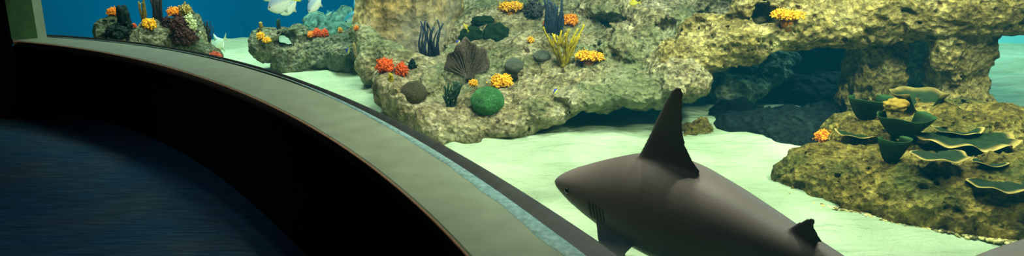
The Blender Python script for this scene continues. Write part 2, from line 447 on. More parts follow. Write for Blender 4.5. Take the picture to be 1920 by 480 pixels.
BACKY = 8.05
def tank_outline(zz):
    return None
gx = np.arange(-6.0, 5.6, .05); gy = np.arange(.9, BACKY + .04, .05)
X, Y = np.meshgrid(gx, gy, indexing='ij'); P = np.stack([X.ravel(), Y.ravel(), np.zeros(X.size)], 1)
Z = SAND + .03 * pn(P * 1.3) + .036 * pn(P * np.array([1.6, 4.0, 1]) + 3) + .026 * np.abs(pn(P * np.array([2.6, 6, 1]) + 8))
Z += .10 * np.exp(-((P[:, 0] + 5.0) / .9) ** 2 - ((P[:, 1] - 7.8) / .7) ** 2)
P[:, 2] = Z
ny_ = len(gy); ii, jj = np.meshgrid(np.arange(len(gx) - 1), np.arange(ny_ - 1), indexing='ij'); a = (ii * ny_ + jj).ravel()
Q = np.stack([a, a + ny_, a + ny_ + 1, a + 1], 1)
# keep the cells on the tank side of the glass
gl_line = back[np.argsort(back[:, 0])]
cx = P[Q].mean(1); gyv = np.interp(cx[:, 0], gl_line[:, 0], gl_line[:, 1], left=6.2, right=-9)
Q = Q[cx[:, 1] > gyv + .0]
used = np.unique(Q); mp_ = np.full(len(P), -1); mp_[used] = np.arange(len(used))
tag(mesh_np('sand_floor', P[used], mp_[Q], m_sand), 'pale rippled sand bed of the tank', 'sand', kind='structure')

# tank walls; the cyan one has bright lit water put into its colour
m_back = flat_mat('tank_wall_blue', lin(0, 84, 132), rough=.9, spec=0, noise=.06, scale=1)
m_bright_water = flat_mat('tank_wall_bright_water', lin(135, 222, 238), rough=.9, spec=0, noise=.1, scale=3)
def quad(name, pts, mat, label, cat):
    return tag(mesh_np(name, pts, [(0, 1, 2, 3)], mat, False), label, cat, kind='structure')
quad('wall_back', [(-2.72, BACKY, 0), (1.9, BACKY, 0), (1.9, BACKY, 3.2), (-2.72, BACKY, 3.2)], m_back, 'deep blue back wall of the tank', 'wall')
quad('wall_back_right', [(1.9, BACKY, 0), (6.0, BACKY - .5, 0), (6.0, BACKY - .5, 3.2), (1.9, BACKY, 3.2)], m_bright_water, 'back wall behind the rock arch, coloured pale cyan as bright lit water', 'wall')
quad('wall_tank_left', [(-4.6, 6.0, 0), (-2.72, BACKY, 0), (-2.72, BACKY, 3.2), (-4.6, 6.0, 3.2)], m_back, 'deep blue left wall of the tank', 'wall')

# ------------------------------------------------------------------ rocks
M_reef = rock_mat('reef_rock', lin(104, 94, 58), lin(176, 161, 117), lin(220, 205, 165), scale=1.0, tint=lin(120, 135, 90))
M_arch = rock_mat('arch_rock', lin(105, 92, 42), lin(172, 152, 88), lin(215, 195, 130), scale=1.0)
M_mound = rock_mat('mound_rock', lin(88, 78, 28), lin(150, 130, 56), lin(200, 176, 90), scale=1.3, tint=lin(78, 94, 42))
M_grey = rock_mat('grey_rock', lin(82, 88, 66), lin(128, 130, 98), lin(172, 168, 128), scale=1.2, tint=lin(95, 115, 85))
M_cave_shade = rock_mat('shaded_cave_rock', lin(10, 22, 24), lin(20, 36, 36), lin(36, 52, 48), scale=.8)  # dark rock colour stands in for the shade under the arch
M_green = rock_mat('green_rock', lin(70, 100, 78), lin(120, 150, 118), lin(190, 205, 165), scale=.9)
M_trunk = rock_mat('column_rock', lin(140, 112, 64), lin(188, 156, 96), lin(216, 190, 132), tint=lin(120, 124, 116), scale=.6, bump=.3)  # grey tint patches stand in for the column's blue grey shaded side
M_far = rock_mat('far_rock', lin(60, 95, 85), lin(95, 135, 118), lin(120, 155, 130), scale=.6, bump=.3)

def put_rock(name, rk, vox, disp, mat, label, cat='rock'):
    V, Q = rk.mesh(vox, disp)
    lo, hi = V.min(0), V.max(0); og = [(lo[0] + hi[0]) / 2, (lo[1] + hi[1]) / 2, lo[2]]
    return tag(mesh_np(name, V, Q, mat, True, og), label, cat)

# low outcrop by the left end of the window
rk = Rock(.06)
for a in [(235, 95, 6.1, 58, 34, .25), (300, 88, 6.15, 62, 42, .3), (352, 84, 6.1, 42, 46, .28), (385, 112, 6.05, 30, 30, .2), (196, 66, 6.12, 18, 34, .15),
          (345, 50, 6.2, 20, 26, .15), (278, 58, 6.15, 22, 24, .15), (360, 45, 6.22, 16, 22, .1), (300, 140, 6.1, 125, 40, .4), (212, 42, 6.15, 14, 16, .1)]: rk.E(*a)
put_rock('rock_outcrop', rk, .016, rough(.8, .8), M_grey, 'low grey rock outcrop crowded with corals near the window jamb')

# hollowed outcrop left of the column
rk = Rock(.06)
for a in [(503, 86, 6.5, 34, 34, .2), (545, 78, 6.5, 40, 30, .2), (600, 104, 6.5, 65, 36, .25), (652, 100, 6.4, 42, 42, .25), (600, 140, 6.55, 70, 32, .25), (560, 120, 6.5, 50, 30, .25)]: rk.E(*a)
rk.E(538, 70, 6.35, 16, 13, .14, True); rk.E(523, 76, 6.5, 5, 6, .5, True); rk.E(537, 79, 6.5, 8, 5, .5, True); rk.E(568, 74, 6.33, 8, 10, .1, True); rk.E(640, 78, 6.2, 10, 7, .08, True)
put_rock('rock_outcrop', rk, .016, rough(.7, 1.1), M_grey, 'hollowed grey rock outcrop with a see-through hole on the open sand')

# distant coral heads, blue green haze put into their colour
rk = Rock(.08)
for a in [(592, 50, 7.5, 20, 28, .2), (640, 50, 7.5, 34, 30, .25), (615, 80, 7.5, 45, 30, .3), (650, 26, 7.5, 14, 14, .12)]: rk.E(*a)
put_rock('rock_outcrop', rk, .025, rough(.8, .5), M_far, 'distant hazy green rock mass behind the orange coral trio')

# the reef with its overhanging ledge
rk = Rock(.06)
for a in [(742, 190, 4.9, 42, 38, .35), (722, 168, 5.1, 24, 28, .25), (800, 226, 4.72, 46, 40, .33), (832, 246, 4.55, 32, 24, .2), (880, 228, 4.75, 60, 36, .38), (948, 214, 4.85, 58, 34, .42),
          (905, 195, 5.05, 80, 38, .45), (1015, 182, 5.0, 62, 34, .5), (1095, 163, 4.98, 72, 32, .5), (1180, 155, 4.95, 70, 34, .5), (1258, 138, 4.9, 52, 44, .45), (1290, 148, 4.8, 36, 30, .3),
          (880, 140, 5.7, 120, 55, .6), (1020, 112, 5.7, 120, 50, .6), (1120, 112, 5.6, 100, 45, .6), (960, 62, 6.5, 150, 55, .6), (1100, 50, 6.5, 130, 55, .6), (1250, 95, 5.7, 110, 50, .6),
          (1160, 84, 5.35, 45, 38, .3), (1262, 56, 5.5, 78, 42, .4), (1330, 88, 5.25, 60, 44, .4), (1240, 25, 5.7, 70, 26, .3), (1200, 8, 6.2, 120, 36, .5), (900, 10, 6.9, 120, 40, .4), (1345, 4, 6.1, 90, 32, .4), (1080, 5, 7.0, 160, 50, .4),
          (700, 118, 5.9, 26, 46, .3), (690, 82, 6.05, 22, 34, .2), (760, 140, 5.5, 60, 38, .4), (820, 150, 5.4, 50, 30, .4),
          (1050, 222, 5.6, 170, 40, .4), (1200, 210, 5.5, 130, 50, .4), (920, 245, 5.4, 90, 30, .4)]: rk.E(*a)
rk.C((668, 62, 6.0), (760, 118, 5.6), .07, .10)
rk.E(742, 84, 5.98, 30, 18, .22, True); rk.E(800, 100, 5.85, 40, 14, .2, True)
rk.p.append(('b', np.array([-.925, 4.60, .35]), np.array([.65, .25, .5, R(-54.5)]), True))
rk.E(1252, 56, 5.24, 18, 16, .16, True); rk.E(1140, 68, 5.42, 14, 20, .16, True); rk.E(1365, 8, 5.65, 26, 15, .2, True); rk.E(1180, 48, 5.25, 10, 26, .12, True); rk.E(850, 150, 5.1, 28, 22, .18, True)
reef = put_rock('reef_rock', rk, .0115, (lambda Q_: rough(.85, .95)(Q_) * (.55 + .45 * np.clip((Q_[:, 0] + .35) / .8, 0, 1))), M_reef, 'big tan coral reef ledge overhanging the sand in the middle of the tank', 'reef')

# arch to the right with two piers
rk = Rock(.06)
pts = [(1275, 118, 4.85), (1400, 76, 4.75), (1500, 52, 4.7), (1620, 34, 4.62), (1760, 18, 4.5), (1960, 6, 4.4)]; rr = [.15, .125, .13, .145, .17, .17]
for i in range(5): rk.C(pts[i], pts[i + 1], rr[i], rr[i + 1])
for a in [(1330, 70, 5.05, 60, 45, .35), (1480, 5, 5.1, 90, 40, .35), (1640, -20, 5.1, 150, 50, .5), (1800, -40, 5.2, 160, 50, .6), (1420, 60, 5.2, 60, 30, .2), (1560, 20, 5.0, 90, 36, .3), (1395, 14, 4.95, 22, 40, .12)]: rk.E(*a)
rk.E(1424, 30, 4.98, 34, 25, .26, True); rk.E(1302, 56, 4.86, 30, 14, .16, True)
rk.W((1.85, 5.5, 1.4), (.7, .75, .2))  # unseen roof lump added over the cave to shade it
arch = root('rock_arch', (1.9, 4.8, SAND)); tag(arch, 'yellowish rock arch on two thick piers behind the mound', 'rock arch')
def arch_part(name, rk):
    V, Q = rk.mesh(.0115, rough(.7, 1.1, 1.2)); return mesh_np(name, V, Q, M_arch, True, (1.9, 4.8, SAND), arch)
arch_part('span', rk)
rk = Rock(.06); rk.B(1640, 130, 4.85, 46, 110, .16); rk.E(1630, 190, 4.85, 52, 50, .2); arch_part('pier', rk)
rk = Rock(.06); rk.B(1796, 150, 4.55, 46, 150, .13, .2); rk.E(1768, 96, 4.45, 30, 46, .10); rk.E(1822, 215, 4.45, 48, 60, .2); rk.E(1832, 100, 4.65, 22, 80, .08); arch_part('pier', rk)
rk = Rock(.06); rk.E(1705, 140, 5.45, 60, 120, .15); arch_part('infill', rk)

# cave walls, shade put into their colour; front lumps fill the sand's shadow
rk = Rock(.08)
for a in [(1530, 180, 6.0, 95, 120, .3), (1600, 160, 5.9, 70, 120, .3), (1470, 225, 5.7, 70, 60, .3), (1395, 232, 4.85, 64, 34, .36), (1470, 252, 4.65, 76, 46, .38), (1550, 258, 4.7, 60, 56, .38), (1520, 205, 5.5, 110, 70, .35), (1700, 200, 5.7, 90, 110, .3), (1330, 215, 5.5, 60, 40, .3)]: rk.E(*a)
put_rock('shaded_cave_rock', rk, .02, rough(1.0, .6), M_cave_shade, 'cave wall under the arch, its shadow put into the dark blue green colour')
rk = Rock(.05)
for a in [(1385, 158, 5.4, 58, 26, .25), (1425, 138, 5.55, 55, 30, .25), (1370, 176, 5.3, 40, 18, .2), (1460, 118, 5.7, 40, 22, .2)]: rk.E(*a)
put_rock('reef_rock', rk, .016, rough(1.0, .9), M_green, 'pale green lit rock seen through the opening under the arch', 'rock')
rk = Rock(.04)
for a in [(1303, 246, 4.65, 26, 18, .1), (1318, 240, 4.7, 16, 20, .1), (1285, 255, 4.6, 12, 8, .05)]: rk.E(*a)
put_rock('barnacled_rock', rk, .008, rough(.5, .8, 1.8), M_mound, 'small olive barnacled rock on the sand behind the tall dorsal fin')

# mound in front of the arch
rk = Rock(.06)
for a in [(1526, 342, 3.72, 64, 54, .24), (1600, 352, 3.64, 105, 68, .33), (1700, 368, 3.50, 118, 80, .38), (1800, 376, 3.42, 122, 82, .38), (1900, 385, 3.34, 105, 88, .4),
          (1640, 268, 4.0, 70, 50, .3), (1750, 268, 4.0, 100, 74, .35), (1850, 275, 3.95, 90, 74, .35), (1905, 238, 4.15, 50, 30, .2), (1960, 300, 3.8, 80, 80, .4), (1590, 262, 4.05, 40, 26, .2)]: rk.E(*a)
rk.E(1850, 318, 3.5, 42, 32, .2, True); rk.E(1750, 226, 3.7, 46, 24, .16, True); rk.E(1790, 262, 3.6, 56, 14, .16, True); rk.E(1765, 290, 3.45, 60, 12, .14, True)
mound = put_rock('rock_mound', rk, .011, (lambda Q_: rough(.55, .8, 1.5)(Q_) - .02), M_mound, 'olive rock mound carrying dark plate corals on the sand')

# fluted column
def column():
    c = at(765, 60, 6.35); m = mpp(765, 60, 6.35); nz, na = 90, 160; V = []; zs = np.linspace(.3, 2.3, nz)
    for z in zs:
        fl_ = np.clip((.95 - z) / .6, 0, 1)
        R0 = (90 + 14 * fl_ ** 2) * m
        for i in range(na):
            th = 2 * math.pi * i / na
            r = R0 * (1 + .045 * math.sin(6 * th + 1.0 + .8 * z) + .03 * math.sin(11 * th + 2 * z) + .02 * math.sin(23 * th - z))
            V.append((c[0] + r * math.cos(th), c[1] + r * math.sin(th), z))
    V = np.array(V); nrm = V - np.array([c[0], c[1], 0]); nrm[:, 2] = 0; nrm /= np.linalg.norm(nrm, axis=1, keepdims=True)
    V += nrm * (.03 * pn(V * 4) + .012 * pn(V * 14) + .006 * pn(V * 35))[:, None]
    f = [(j * na + i, j * na + (i + 1) % na, (j + 1) * na + (i + 1) % na, (j + 1) * na + i) for j in range(nz - 1) for i in range(na)]
    return tag(mesh_np('fluted_rock_tower', V, f, M_trunk, True, (c[0], c[1], .3)), 'tall thick tan fluted rock column rising behind the purple sea fan', 'rock column')
column()

# ------------------------------------------------------------------ placing things on the rocks
bpy.context.view_layer.update(); dg = bpy.context.evaluated_depsgraph_get()
_skip = {'window_1', 'trim_1', 'trim_2', 'trim_3', 'trim_4', 'wall_front', 'floor'}
def hit(px, py, Y=None, tol=.7):
    """the rock's surface on the line of sight; steps down a little where that line passes over the rock"""
    for k in range(40):
        q = py + k * 2.0
        d = Vector(ray(px, q)).normalized(); o = Vector((0, 0, H))
        for _ in range(8):
            ok, loc, nrm, idx, ob, _m = scene.ray_cast(dg, o, d)
            if not ok: break
            if ob.name in _skip: o = loc + d * 1e-3; continue
            if not ob.name.startswith(('wall', 'trim')) and (Y is None or abs(loc.y - Y) < tol): return np.array(loc), np.array(nrm), ob.name
            break
    return at(px, py, Y or 5.0), np.array([0, -.5, .8]), None

def frame_from(n, tilt=.5):
    z = np.array([0, 0, 1.0]) * (1 - tilt) + np.asarray(n) * tilt; z /= np.linalg.norm(z)
    x = np.cross([0, 1, 0], z); x /= np.linalg.norm(x); y = np.cross(z, x)
    return np.stack([x, y, z], 1)

M_orange = tip_mat('coral_orange', lin(150, 62, 12), lin(248, 150, 30))
M_gold = tip_mat('coral_gold', lin(150, 92, 8), lin(252, 186, 40))
M_red = tip_mat('coral_red_orange', lin(120, 34, 10), lin(235, 98, 34))
M_rust = tip_mat('coral_rust', lin(110, 40, 20), lin(205, 92, 60))
M_maroon = tip_mat('coral_maroon', lin(28, 16, 14), lin(66, 42, 36))
M_blackg = tip_mat('sponge_black', lin(5, 14, 12), lin(18, 38, 34))
M_plum = tip_mat('coral_plum', lin(30, 28, 30), lin(62, 58, 58))
M_whipy = tip_mat('whip_tan', lin(96, 82, 34), lin(150, 130, 60))
M_navy = tip_mat('plume_navy', lin(18, 26, 40), lin(52, 66, 84))
M_yel = tip_mat('finger_yellow', lin(112, 98, 12), lin(188, 164, 34))
M_shrub = tip_mat('shrub_green', lin(20, 38, 28), lin(48, 76, 58))
M_pale = tip_mat('sponge_pale', lin(130, 140, 96), lin(190, 196, 140))
M_lettuce = tip_mat('plate_green', lin(20, 42, 18), lin(44, 76, 36), scale=25)
M_platerim = tip_mat('plate_rim', lin(26, 46, 20), lin(196, 166, 88), scale=25)
M_fan = tip_mat('fan_purple', lin(72, 60, 48), lin(104, 92, 76), scale=90, var=.5)
M_cream = tip_mat('coral_cream', lin(150, 120, 40), lin(225, 212, 150), scale=30)

_s1 = sphere_np(9, 6)
def cauli(name, px, py, w, h, mat, label, Y=None, n=90, group=None, lump=.2, cat='coral', base=.8, blobs=1):
    """cushion of short knobbly fingers; px,py its middle, w,h its size in px"""
    p, nr, on = hit(px, py + h * base * .5, Y); m = mpp(px, py, p[1]); rx, rz = w * m / 2, h * m / 2
    c = np.array([p[0], p[1] + .1 * rx, p[2] + rz * (.55 + .3 * (base - .8))]); mb = MB()
    r_ = np.random.default_rng(int(px * 7 + py)); S, Fs = _s1
    cs = [np.zeros(3)] if blobs == 1 else [np.array([(i - (blobs - 1) / 2) * 1.15 / blobs, r_.normal() * .15, r_.normal() * .15]) for i in range(blobs)]
    sc = 1.0 if blobs == 1 else 1.25 / blobs ** .8; og = (p[0], p[1], c[2] - rz); rt = root(name, og) if blobs > 1 else None
    for q in cs:
        qc = c + q * np.array([rx * 1.2, rx, rz])
        mb.add(qc + S * np.array([rx, rx, rz]) * .8 * sc, Fs, .1)
        for k in range(n // blobs):
            zz = 1 - 1.45 * (k + .5) / (n // blobs); th = k * 2.39996 + r_.normal() * .15; s = math.sqrt(max(0, 1 - zz * zz))
            d = np.array([s * math.cos(th), s * math.sin(th), zz]); ln = .80 + .22 * r_.random()
            R_ = np.array([rx, rx, rz]) * sc
            a = qc + d * R_ * .6; b = qc + d * R_ * ln; rad = lump * (.7 + .6 * r_.random()) * min(rx, rz) * sc
            tube(mb, [a, (a + b) / 2, b], [rad * .8, rad, rad * .72], 6, [.15, .6, 1.0])
            for _ in range(2):
                e = b + r_.normal(size=3) * rad * .7; mb.add(e + S * rad * .5, Fs, .75 + .25 * r_.random())
        if rt: mb.build('lobe', mat, og, rt); mb = MB()
    if rt:
        tube(mb, [c + (0, 0, -rz * 1.3), c + (0, 0, -rz * .5)], [rx * .3, rx * .45], 10, 0); mb.build('base', mat, og, rt); o = rt
    else: o = mb.build(name, mat, og)
    return tag(o, label, cat, group)

def whips(name, px, py, w, h, mat, label, Y=None, n=8, rad=.006, spread=.5, cat='sea plume', kink=.08, forks=0):
    """upright bundle of stems; px,py the middle of the bundle"""
    p, nr, on = hit(px, py + h / 2 - 1, Y); m = mpp(px, py, p[1]); W_, H_ = w * m, h * m
    r_ = np.random.default_rng(int(px * 3 + py)); b0 = np.array([p[0], p[1], p[2] - .01]); og = tuple(p); single = n == 1
    rt = None if single else root(name, og)
    for i in range(n):
        mb = MB(); f = (i + .5) / n - .5 if n > 1 else 0
        hh = H_ * (1.0 - .35 * r_.random() * (1 if n > 1 else 0)) + .01
        ph = r_.random() * 6; t = np.linspace(0, 1, 11)
        x = f * W_ * (spread + (1 - spread) * t ** .8) + kink * W_ * np.sin(t * 5 + ph) * t
        y = r_.normal() * W_ * .12 * t + .05 * W_ * np.sin(t * 4 + ph); z = hh * t
        pts = b0 + np.stack([x, y, z], 1); tube(mb, pts, rad * (1.15 - .5 * t) * (1 + .12 * r_.normal(size=11)), 7, t)
        if single: o = mb.build(name, mat, og); break
        st = mb.build('stem', mat, og, rt)
        for k in range(forks):
            m2 = MB(); j = 2 + r_.integers(0, 5); s = r_.choice([-1, 1]); L_ = H_ * (.18 + .2 * r_.random()); tt = np.linspace(0, 1, 5)
            q = pts[j] + np.stack([s * L_ * .55 * tt ** .7, r_.normal() * .2 * L_ * tt, L_ * tt], 1)
            tube(m2, q, rad * (.85 - .35 * tt), 6, .4 + .6 * tt)
            bo = m2.build('twig', mat, og, st); bo.location = (0, 0, 0)
    if not single:
        mb = MB(); S, Fs = _s1; mb.add(b0 + S * np.array([max(rad * 2, W_ * spread * .5), rad * 2.2, rad * 1.6]), Fs, 0); mb.build('base', mat, og, rt); o = rt
    return tag(o, label, cat)

def dome(name, px, py, w, h, mat, label, Y=None, cat='brain coral', depth=1.0, lump=.05, fixed=False):
    p = at(px, py, Y) if fixed else hit(px, py + h * .2, Y)[0]; m = mpp(px, py, p[1]); rx, rz = w * m / 2, h * m / 2
    S, Fs = sphere_np(48, 32); c = np.array(at(px, py, p[1] + .2 * rx))
    d = 1 + lump * pn(S * 2.2 + px) + .02 * pn(S * 7)
    V = c + S * d[:, None] * np.array([rx, rx * depth, rz])
    return tag(mesh_np(name, V, Fs, mat, True, (c[0], c[1], c[2] - rz)), label, cat)

def plate(name, c, a0, a1, r0, r1, lift, mat, label, ruffle=.12, waves=7, seed=0, drop=0.0, th=.006, cat='plate coral', group=None, squash=1.0, tone=1.0):
    """a leaf of plate coral: a ruffled part of a shallow funnel about the point c"""
    r_ = np.random.default_rng(seed); nu, nv = 70, 14; V, T = [], []; ph = r_.random() * 6
    for side in (0, 1):
        for j in range(nv):
            t = j / (nv - 1)
            for i in range(nu):
                u = i / (nu - 1); th_ = a0 + (a1 - a0) * u; edge = math.sin(math.pi * u) ** .35
                wv = math.sin(u * waves * 2 * math.pi + ph) + .5 * math.sin(u * waves * 4.7 + 2 * ph)
                rr_ = r0 + (r1 * (.45 + .55 * edge) - r0) * t; rr_ *= 1 + ruffle * .5 * wv * t * t
                z = lift * t ** 1.6 - drop * t + ruffle * r1 * .55 * wv * t ** 2 - side * th * (1.1 - .7 * t)
                V.append((c[0] + rr_ * math.cos(th_), c[1] + rr_ * math.sin(th_) * squash, c[2] + z)); T.append(tone * max(0, (t - .84) / .16))
    o_ = nu * nv; f = []
    for j in range(nv - 1):
        for i in range(nu - 1):
            a = j * nu + i; f.append((a, a + 1, a + nu + 1, a + nu)); f.append((o_ + a, o_ + a + nu, o_ + a + nu + 1, o_ + a + 1))
    for i in range(nu - 1):
        a = (nv - 1) * nu + i; f.append((a, a + 1, o_ + a + 1, o_ + a)); f.append((i, o_ + i, o_ + i + 1, i + 1))
    for j in range(nv - 1):
        for i in (0, nu - 1):
            a = j * nu + i; f.append((a, a + nu, o_ + a + nu, o_ + a))
    V = np.array(V); V[:, 2] += .25 * th * pn(V * 30)
    return tag(mesh_np(name, V, f, mat, True, c, attr=T), label, cat, group)

# --- left outcrop
cauli('coral', 212, 21, 22, 18, M_orange, 'orange coral clump at the left tip of the low outcrop', 6.1)
whips('sponge', 236, 40, 20, 56, M_blackg, 'black upright sponge between orange corals on the low outcrop', 6.1, n=5, rad=.032, spread=.8, cat='sponge', kink=.05)
cauli('sponge', 226, 58, 50, 34, M_blackg, 'black lumpy sponge low on the left of the outcrop', 6.1, n=40, lump=.35, cat='sponge')
cauli('coral', 251, 22, 10, 13, M_red, 'tiny red orange coral peeping behind the black sponge', 6.15, n=30)
cauli('coral', 280, 44, 24, 26, M_gold, 'yellow orange coral in the middle of the low outcrop', 6.05)
whips('sea_plume', 270, 12, 16, 44, M_whipy, 'thin tan sea plume rising left of the dark plume', 6.15, n=5, rad=.007, spread=.4)
whips('sea_plume', 297, 10, 20, 54, M_plum, 'dark grey sea plume standing on the low outcrop', 6.15, n=8, rad=.011, spread=.75)
cauli('coral', 328, 19, 28, 20, M_orange, 'wide orange coral atop the maroon coral', 6.15)
cauli('coral', 348, 18, 22, 24, M_whipy, 'dull yellow coral at the top right of the low outcrop', 6.2, lump=.25)
cauli('coral', 335, 44, 34, 36, M_maroon, 'dark maroon knobbly coral just below the wide orange coral', 6.05, n=70, lump=.24)
cauli('coral', 347, 66, 42, 42, M_maroon, 'largest dark maroon coral low on the outcrop', 6.02, n=90, lump=.2)
cauli('coral', 311, 39, 20, 18, M_maroon, 'small maroon coral at the foot of the dark plume', 6.1, n=40, lump=.26)
whips('sea_plume', 391, 58, 24, 40, M_plum, 'bushy grey sea plume at the right end of the low outcrop', 6.05, n=14, rad=.004, spread=.2)
cauli('coral', 402, 104, 28, 18, M_rust, 'rust red coral at the right foot of the low outcrop', 5.95)
cauli('sponge', 358, 44, 20, 40, M_pale, 'pale green sponge right of the maroon corals', 6.2, n=30, lump=.4, cat='sponge')

# --- hollowed outcrop
cauli('coral', 489, 66, 14, 16, M_gold, 'yellow coral on the left cheek of the hollowed outcrop', 6.4, n=50)
cauli('coral', 500, 74, 16, 14, M_gold, 'lower yellow coral beside the hole of the hollowed outcrop', 6.4, n=50)
whips('tube_sponge', 490, 50, 6, 14, M_whipy, 'short tan tube sponge above the yellow coral', 6.5, n=1, rad=.018, cat='sponge')
whips('sea_plume', 523, 38, 7, 22, M_shrub, 'slim dark plume on top of the hollowed outcrop', 6.5, n=3, rad=.008, spread=.8)
cauli('coral', 584, 64, 14, 14, M_orange, 'leftmost and palest of three orange corals on the hollowed outcrop', 6.45, n=50)
cauli('coral', 595, 61, 16, 20, M_red, 'middle red orange coral of three on the hollowed outcrop', 6.45, n=60)
cauli('coral', 609, 61, 15, 20, M_red, 'rightmost red orange coral of three on the hollowed outcrop', 6.45, n=60)
cauli('coral', 638, 56, 8, 14, M_gold, 'tiny yellow coral left of the tan column', 6.4, n=30)
cauli('coral', 668, 52, 10, 12, M_orange, 'tiny orange coral against the left side of the column', 6.0, n=30)

# --- reef
whips('sea_plume', 806, 72, 46, 68, M_navy, 'striped navy sea plume in front of the tan column', 5.75, n=11, rad=.008, spread=.7, kink=.13)
cauli('coral', 722, 122, 32, 31, M_red, 'bright orange red coral at the left edge of the reef', None)
cauli('coral', 753, 129, 23, 31, M_red, 'second orange red coral right beside the bright one', None)
whips('tube_sponge', 733, 144, 8, 16, M_yel, 'small yellow green tube sponge below the orange red corals', None, n=2, rad=.012, cat='sponge', spread=.9)
cauli('sponge', 773, 120, 14, 18, M_blackg, 'small black sponge right of the orange red corals', None, n=24, lump=.4, cat='sponge')
M_brown = brain_mat('brain_brown', lin(92, 84, 58), lin(138, 128, 94), 70)
M_greenb = brain_mat('brain_green', lin(52, 128, 62), lin(130, 208, 122), 80)
M_greyb = brain_mat('brain_grey', lin(104, 112, 94), lin(158, 162, 136), 80)
dome('brain_coral', 776, 174, 50, 44, M_brown, 'brown brain coral dome at the left front of the reef', None)
dome('brain_coral', 914, 190, 64, 56, M_greenb, 'bright green brain coral on the reef front', None)
dome('brain_coral', 964, 124, 38, 30, M_greyb, 'grey brain coral dome above the yellow coral', None)
dome('brain_coral', 1016, 106, 34, 24, M_greyb, 'small flat grey dome coral left of the yellow branching coral', None)

def sea_fan(px, py, w, h, mat, label, Y=None):
    p, nr, on = hit(px + 2, py + h / 2, Y); m = mpp(px, py, p[1]); W_, H_ = w * m, h * m; mb = MB(); r_ = np.random.default_rng(4)
    na, nr_ = 60, 16; V, T = [], []
    for s in (0, 1):
        for j in range(nr_):
            t = j / (nr_ - 1)
            for i in range(na):
                u = i / (na - 1); th = R(168) - R(156) * u
                rr = t * (.93 + .05 * math.sin(u * 17) + .03 * math.sin(u * 41 + 1))
                x = rr * math.cos(th) * W_ * .56; z = rr * math.sin(th) * H_ * 1.08
                V.append((p[0] + x, p[1] - .03 - .05 * math.sin(4 * u) * t + s * .004 + .01 * math.sin(19 * u + 5 * t), p[2] + z)); T.append(.25 + .5 * t)
    f = []; o_ = na * nr_
    for j in range(nr_ - 1):
        for i in range(na - 1):
            a = j * na + i; f.append((a, a + 1, a + na + 1, a + na)); f.append((o_ + a, o_ + a + na, o_ + a + na + 1, o_ + a + 1))
    for i in range(na - 1):
        a = (nr_ - 1) * na + i; f.append((a, a + 1, o_ + a + 1, o_ + a))
    og = tuple(p); rt = root('sea_fan', og); mb.add(V, f, T); mb.build('fan_blade', mat, og, rt)
    for k in range(15):
        mb = MB()
        th = R(164) - R(148) * (k + .5) / 15; t = np.linspace(0, 1, 10)
        x = (t * math.cos(th) + .03 * np.sin(6 * t + k)) * W_ * .46; z = t * math.sin(th) * H_ * .9
        tube(mb, np.stack([p[0] + x, np.full(10, p[1] - .045) - .03 * t, p[2] + z], 1), .005 * (1.3 - t), 5, 1.0 - .3 * t); mb.build('rib', mat, og, rt)
    mb = MB(); tube(mb, [(p[0], p[1], p[2] - .03), (p[0], p[1] - .03, p[2] + .02), (p[0], p[1] - .035, p[2] + .06)], [.014, .012, .008], 6, 0)
    mb.build('stalk', mat, og, rt); return tag(rt, label, 'sea fan')
sea_fan(876, 108, 84, 74, M_fan, 'brown purple sea fan right of the tan column', None)
whips('sea_shrub', 846, 170, 34, 60, M_shrub, 'small dark green branching shrub above the reef front', None, n=4, rad=.009, spread=.35, forks=4, cat='soft coral')
cauli('coral', 888, 155, 18, 16, M_gold, 'small yellow coral just above the green brain coral', None, n=50)
cauli('coral', 941, 151, 42, 28, M_gold, 'golden coral mound right above the green brain coral', None, n=120)
cauli('coral', 958, 12, 44, 30, M_gold, 'golden double coral high on the reef near the top edge', None, n=120, blobs=2)
cauli('coral', 995, 74, 14, 16, M_gold, 'lone tiny yellow coral above the grey brain coral', None, n=30)
cauli('sponge', 1001, 18, 34, 34, M_plum, 'dark knobbly sponge beside the dark blue plume', None, n=40, lump=.32, cat='sponge')
whips('sea_plume', 1038, 30, 38, 66, M_navy, 'thick dark blue sea plume behind the yellow branching coral', None, n=9, rad=.013, spread=.8)
cauli('coral', 1070, 36, 28, 26, M_orange, 'orange coral right of the dark blue plume', None, n=80)
cauli('coral', 1023, 43, 10, 14, M_red, 'tiny red coral in front of the dark blue plume', None, n=30)
whips('finger_coral', 1056, 84, 76, 76, M_yel, 'yellow branching finger coral on the reef slope', None, n=7, rad=.010, spread=.10, forks=2, cat='coral')
cauli('coral', 1105, 104, 54, 30, M_gold, 'golden double coral right of the yellow branching coral', None, n=130, blobs=2)
cauli('coral', 1479, 24, 74, 42, M_gold, 'largest golden coral sitting on top of the arch', None, n=170, blobs=3)
cauli('coral', 1546, 254, 36, 30, M_orange, 'orange coral at the left shoulder of the mound', None, n=90)
# dark plate corals on the reef
for k, (px, py, w, h, lab) in enumerate([(931, 66, 50, 44, 'roundest dark green disc coral on the reef, beside the sea fan'), (906, 40, 44, 22, 'flat dark green disc coral above the round dark one'),
                                         (884, 68, 46, 36, 'lobed dark green disc coral left of the round dark one')]):
    o = dome('disc_coral', px, py, w, h, M_lettuce, lab, None, 'disc coral', .5, .25)

